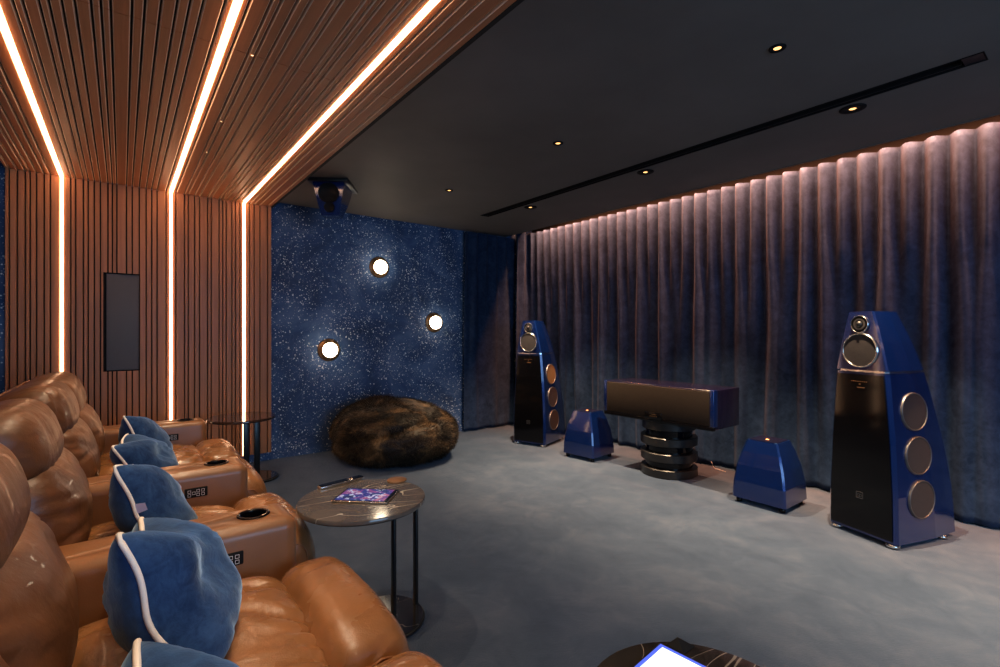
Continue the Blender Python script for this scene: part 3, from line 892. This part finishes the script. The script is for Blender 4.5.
# shell
b = MB()
for a, c_ in ((-.10, 1.76), (1.98, 2.60), (2.82, 4.06)):
    b.box(-.38 + OX, .58 + OX, a + .006 + OY, c_ - .006 + OY, .05, .27, bev=.015)
b.box(-.55 + OX, -.40 + OX, -.10 + OY, 4.28 + OY, .06, .93, bev=.05, seg=4)
b.build('base_frame', M['leather_plain'], SOF)
for y in (0, 1.8, 2.7, 4.1):
    for x in (-.45, .45):
        b = MB(); b.box(x - .03 + OX, x + .03 + OX, y + OY, y + .05 + OY, 0, .06, bev=.006); b.build('foot', M['satin_black'], SOF)
CUPX = .362
def armrest(y0, y1, first=False, cups=1):
    bm_ = bmesh.new(); bmesh.ops.create_cube(bm_, size=1)
    x0, x1, z0, z1 = -.42, .485, .05, .625
    for p in bm_.verts: p.co = Vector(((x0 + x1) / 2 + p.co.x * (x1 - x0) + OX, (y0 + y1) / 2 + p.co.y * (y1 - y0 - .006) + OY, (z0 + z1) / 2 + p.co.z * (z1 - z0)))
    bmesh.ops.bevel(bm_, geom=list(bm_.edges), offset=.042, segments=6, profile=.5, affect='EDGES')
    b = MB(); b.bm(bm_, 0, True)
    o = b.build('armrest', M['leather_plain'], SOF)
    yc = (y0 + y1) / 2 + OY
    # cup well cut in
    cm = MB(); cb = bmesh.new(); bmesh.ops.create_cone(cb, cap_ends=True, segments=32, radius1=.041, radius2=.041, depth=.16, matrix=Matrix.Translation((CUPX + OX, yc, .62))); cm.bm(cb)
    cut = cm.build('cut', M['leather_plain'], SOF)
    md = o.modifiers.new('b', 'BOOLEAN'); md.operation = 'DIFFERENCE'; md.object = cut; md.solver = 'EXACT'
    dg = bpy.context.evaluated_depsgraph_get(); dg.update()
    me = bpy.data.meshes.new_from_object(o.evaluated_get(dg)); o.modifiers.clear(); o.data = me
    bpy.data.objects.remove(cut)
    b = MB(); b.lathe([(0, .545), (.034, .545), (.038, .55), (.0405, .622), (.041, .629), (.050, .629), (.053, .6255), (.053, .6245), (.0408, .6245), (.0408, .544), (0, .544)], 36, mtx=Matrix.Translation((CUPX + OX, yc, 0)))
    b.build('cup_holder', M['gloss_black'], o)
    # touch panel on the side facing the camera
    ys = y0 + .003 + OY
    b = MB(); b.box(.222 + OX, .312 + OX, ys - .004, ys + .004, .508, .552, bev=.004); pn = b.build('control_panel', M['matte_black'], o)
    me = pn
    b = MB()
    def fr(cx, cz, h, t_=.0012):
        b.box(cx - h, cx + h, ys - .0055, ys - .0042, cz + h - t_, cz + h); b.box(cx - h, cx + h, ys - .0055, ys - .0042, cz - h, cz - h + t_)
        b.box(cx - h, cx - h + t_, ys - .0055, ys - .0042, cz - h, cz + h); b.box(cx + h - t_, cx + h, ys - .0055, ys - .0042, cz - h, cz + h)
    for cx in (.240, .274, .293):
        for cz in (.5205, .5375): fr(cx + OX, cz, .006)
    fr(.257 + OX, .529, .0065)
    # print the buttons as part of the panel mesh
    base = len(pn.data.vertices)
    bm2 = bmesh.new(); bm2.from_mesh(pn.data)
    vs = [bm2.verts.new(p) for p in b.v]; bm2.verts.index_update()
    for f in b.f:
        ff = bm2.faces.new([vs[i] for i in f]); ff.material_index = 1
    pn.data.materials.append(M['button']); bm2.to_mesh(pn.data); bm2.free()
    return o
for a, c_ in ARMS: armrest(a, c_)
# ------------------------------------------------------------------ pillows
def pillow(name_label, loc, rot, size=(.44, .42), thick=.19, seed=0, tagged=False, fold=0.0):
    root = empty('throw_pillow', loc); root.rotation_euler = rot
    tag(root, name_label, 'pillow', 'navy velvet pillows on the sofa')
    n = 34; W, H = size; V = []; F = []
    def prof(u, v_):
        a = max(0, 1 - abs(u) ** 2.4) ; c_ = max(0, 1 - abs(v_) ** 2.4)
        return (a * c_) ** .52
    def outline(u, v_):
        # pulled-in sides, pointed corners
        x = u * W / 2 * (1 - .06 * (1 - v_ ** 2)) * (1 - .05 * abs(v_) ** 6); z_ = v_ * H / 2 * (1 - .06 * (1 - u ** 2)) * (1 - .05 * abs(u) ** 6)
        return x, z_
    def bend(x, y, z_):
        y += -.075 * max(0, -z_ / (H / 2)) ** 1.6 + fold * (z_ / H) ** 2 * 2 + .022 * noise.noise(Vector((x * 6, z_ * 6, seed)))
        z2 = z_ - .05 * math.exp(-((x) / .10) ** 2) * max(0, z_ / (H / 2)) ** 2
        return (x, y, z2)
    for side in (1, -1):
        for i in range(n + 1):
            for j in range(n + 1):
                u = 2 * i / n - 1; v_ = 2 * j / n - 1
                u = math.sin(u * math.pi / 2); v_ = math.sin(v_ * math.pi / 2)
                x, z_ = outline(u, v_)
                t_ = prof(u, v_) * (thick * .62 if side < 0 else thick * .38)
                cr = noise.noise(Vector((u * 2.0, v_ * 2.0, seed + side * 5)))
                val = max(0, 1 - abs(cr) * 7)
                t_ = t_ * (1 + .22 * noise.noise(Vector((u * 1.3, v_ * 1.3, seed + side * 11)))) - .010 * val * prof(u, v_)
                V.append(bend(x, side * t_, z_))
        o_ = 0 if side == 1 else (n + 1) ** 2
        for i in range(n):
            for j in range(n):
                a = o_ + i * (n + 1) + j
                q = (a, a + 1, a + n + 2, a + n + 1)
                F.append(q if side == 1 else tuple(reversed(q)))
    cv = raw('cover', V, F, M['pillow'], root, True)
    bm_ = bmesh.new(); bm_.from_mesh(cv.data); bmesh.ops.remove_doubles(bm_, verts=bm_.verts, dist=.0004); bmesh.ops.recalc_face_normals(bm_, faces=bm_.faces); bm_.to_mesh(cv.data); bm_.free()
    pts = []
    N = 22
    for e in range(4):
        for k in range(N):
            t_ = -1 + 2 * k / N
            u, v_ = ((t_, -1), (1, t_), (-t_, 1), (-1, -t_))[e]
            x, z_ = outline(u, v_); pts.append(bend(x, 0, z_))
    b = MB(); b.tube(pts, .0062, 8, closed=True); b.build('piping', M['piping'], root)
    if tagged:
        b = MB(); x, z_ = outline(1, .15)
        p0 = Vector(bend(*(lambda q: (q[0], 0, q[1]))(outline(-1, .05))))
        ring = [p0 + Vector((.0, 0, .018)), p0 + Vector((-.016, -.034, .008)), p0 + Vector((-.016, -.034, -.018)), p0 + Vector((0, 0, -.018))]
        b.loft([[r_ + Vector((0, .001, 0)) for r_ in ring], [r_ - Vector((0.001, .001, 0)) for r_ in ring]]); b.build('tag', M['tag'], root)
    return root
def put(label, x, y, z, yaw=8, lean=18, roll=13, **k):
    yaw, lean, roll = map(math.radians, (yaw, lean, roll))
    ez = Vector((-math.sin(lean), 0, math.cos(lean)))
    ex = Vector((math.sin(yaw) * math.cos(roll), math.cos(yaw) * math.cos(roll), -math.sin(roll)))
    ex = ex.normalized(); ey = ez.cross(ex).normalized(); ez = ex.cross(ey)
    m_ = Matrix((ex, ey, ez)).transposed()
    p = pillow(label, (x, y, z), m_.to_euler(), **k)
    # the soft underside settles on the seat instead of sinking into it
    w4 = Matrix.Translation((x, y, z)) @ m_.to_4x4(); wi = w4.inverted()
    for ch in p.children:
        for vt in ch.data.vertices:
            q = w4 @ vt.co
            lim = .506 + (.004 if ch.name.startswith('piping') else 0)
            if q.z < lim:
                q.z = lim - (lim - q.z) * .03; vt.co = wi @ q
        ch.data.update()
    return p
put('navy velvet pillow with white piping, largest in view, beside the nearest armrest', .070, 1.46, .620, seed=1, thick=.225, size=(.43, .37))
put('navy velvet pillow cut off by the bottom edge of the photo', .045, .86, .590, seed=2, thick=.21, size=(.42, .36))
put('blue velvet pillow on the single seat between the two front armrests', .060, 2.30, .592, seed=3, tagged=True, thick=.22, size=(.42, .36))
put('blue velvet pillow leaning just behind the middle armrest', .065, 3.13, .575, lean=30, roll=2, seed=4, tagged=True, thick=.22, size=(.42, .32))
put('farthest blue velvet pillow, beside the armrest near the slatted wall', .090, 3.77, .585, lean=22, roll=9, seed=5, thick=.21, size=(.42, .34))

# ------------------------------------------------------------------ side tables
def side_table(loc, rz, rt, zt, top_m, base_m, label, grp=None, posts=(.142, .250), hw=.007, bx=.093):
    root = empty('side_table', loc, rz); tag(root, label, 'side table', grp)
    b = MB(); b.lathe([(0, zt - .022), (rt - .006, zt - .022), (rt, zt - .016), (rt, zt - .004), (rt - .003, zt), (0, zt)], 72); b.build('tabletop', top_m, root, autosmooth=40)
    rb = .17
    b = MB(); b.lathe([(0, 0), (rb, 0), (rb + .002, .006), (rb + .002, .020), (rb, .024), (0, .024)], 56, mtx=Matrix.Translation((bx, 0, 0)))
    b.build('base', base_m, root, autosmooth=40)
    for xo in posts:
        zt2 = zt - .022
        pts = [(xo, 0, .022), (xo, 0, .06), (xo, 0, .3), (xo, 0, zt2 + .0)]
        b = MB(); b.box(xo - hw, xo + hw, -.014, .014, .022, zt2, bev=.002); b.build('post', M['satin_black'], root)
    b = MB(); b.tube([(bx + (rb + .004) * math.cos(a), (rb + .004) * math.sin(a), .012) for a in [2 * math.pi * k / 48 for k in range(48)]], .006, 6, closed=True)
    b.build('base_ring', M['satin_black'], root)
    return root
side_table((.806, 1.99, 0), 0, .262, .558, M['marble_grey'], M['marble_black'], 'round grey marble side table beside the sofa, carrying the remote and tablet')
side_table((.800, 4.60, 0), 0, .262, .545, mat('dark_walnut_top', (.045, .020, .012), .12, coat=.6), M['marble_black'], 'round dark side table between the sofa end and the slatted wall', posts=(.035, .118), hw=.022, bx=.11)
side_table((.969, .545, 0), 0, .255, .45, M['marble_black'], M['marble_black'], 'black marble table in the foreground, cut off by the bottom of the photo')

# ------------------------------------------------------------------ things on tables
def P(px, py, z):
    d_ = (CAM_H - z) * 488 / (py - 332.7); l_ = (px - 500) / 488 * d_
    return Vector((math.sin(YAW) * d_ + math.cos(YAW) * l_, math.cos(YAW) * d_ - math.sin(YAW) * l_, z))
def oriented(name, a, b_, loc_z):
    c_ = (a + b_) / 2; d_ = b_ - a
    return empty(name, (c_.x, c_.y, loc_z), math.atan2(d_.y, d_.x)), d_.length
zt = .5585
r, ln = oriented('remote_control', P(319, 490, zt), P(362, 479, zt), zt); tag(r, 'slim black and silver remote control on the grey marble table', 'remote control')
b = MB(); b.box(-ln / 2, ln / 2, -.018, .018, 0, .012, bev=.003); b.build('body', M['chrome'], r)
b = MB(); b.box(-ln / 2 + .003, ln * .16, -.016, .016, .012, .0145); b.box(ln * .24, ln / 2 - .003, -.016, .016, .012, .0145); b.build('face', M['gloss_black'], r)
b = MB()
for k in range(3): b.lathe([(0, .002), (.004, .002), (.005, 0)], 12, mtx=Matrix.Translation((ln * .2 - .012 + .011 * k - .0, 0, .0125)))
b.build('buttons', M['brass'], r)
A, B_ = P(331, 503, zt), P(387, 505, zt)
r, ln = oriented('tablet', A, B_, zt); 
C_ = P(398, 488, zt); dep = .165
up = Vector((-(B_ - A).y, (B_ - A).x, 0)).normalized()
r.location = ((A + B_) / 2 + up * dep / 2).to_tuple()[:2] + (zt,)
tag(r, 'silver tablet showing a colourful pink and blue picture on grey marble table', 'tablet')
b = MB(); b.box(-ln / 2, ln / 2, -dep / 2, dep / 2, 0, .007, bev=.002); b.build('body', M['chrome'], r)
b = MB(); b.box(-ln / 2 + .003, ln / 2 - .003, -dep / 2 + .003, dep / 2 - .003, .007, .0078); b.build('bezel', M['gloss_black'], r)
b = MB(); b.box(-ln / 2 + .010, ln / 2 - .018, -dep / 2 + .010, dep / 2 - .010, .0078, .0083); b.build('screen', M['screen'], r)
c_ = P(397, 481, zt); b = MB(); b.lathe([(0, 0), (.044, 0), (.046, .002), (.045, .0045), (0, .005)], 36); o = b.build('coaster', M['leather_coaster'], loc=(c_.x, c_.y, zt)); tag(o, 'round brown leather coaster at the back of the grey marble table', 'coaster')
z3 = .4505
c_ = P(660, 645, z3)
r = empty('tablet', (c_.x - .02, c_.y - .11, z3), math.radians(12)); 
A = P(660, 646, z3); E1 = P(633, 672, z3); E2 = P(696, 672, z3)
d1 = (E1 - A); d2 = (E2 - A)
ang = math.atan2(d2.y, d2.x) + math.radians(14); r.rotation_euler = (0, 0, ang); r.location = A
L2, L1 = .26, .18
sgn = -1
b = MB(); b.box(0, L2, sgn * L1, 0, 0, .007, bev=.002) if sgn > 0 else b.box(0, L2, -L1, 0, 0, .007, bev=.002); b.build('body', M['gloss_black'], r)
b = MB(); b.box(.004, L2 - .004, -L1 + .004, -.004, .007, .0076); b.build('screen_edge', M['screen_edge'], r)
b = MB(); b.box(.014, L2 - .014, -L1 + .014, -.014, .0076, .0081); b.build('screen', M['bright_screen'], r)
tag(r, 'tablet with glowing white and blue screen on the black foreground table', 'tablet')
c_ = P(678, 646, z3)
b = MB(); b.loft([[(-.022, -.03, 0), (.03, -.03, 0), (.03, .02, 0), (-.022, .02, 0)], [(-.003, -.002, .018), (.003, -.002, .018), (.003, .003, .018), (-.003, .003, .018)]])
o = b.build('folded_cloth', M['matte_black'], loc=(c_.x, c_.y, z3 + .0005)); tag(o, 'small pointed black cloth behind the glowing tablet on the black table', 'cloth')
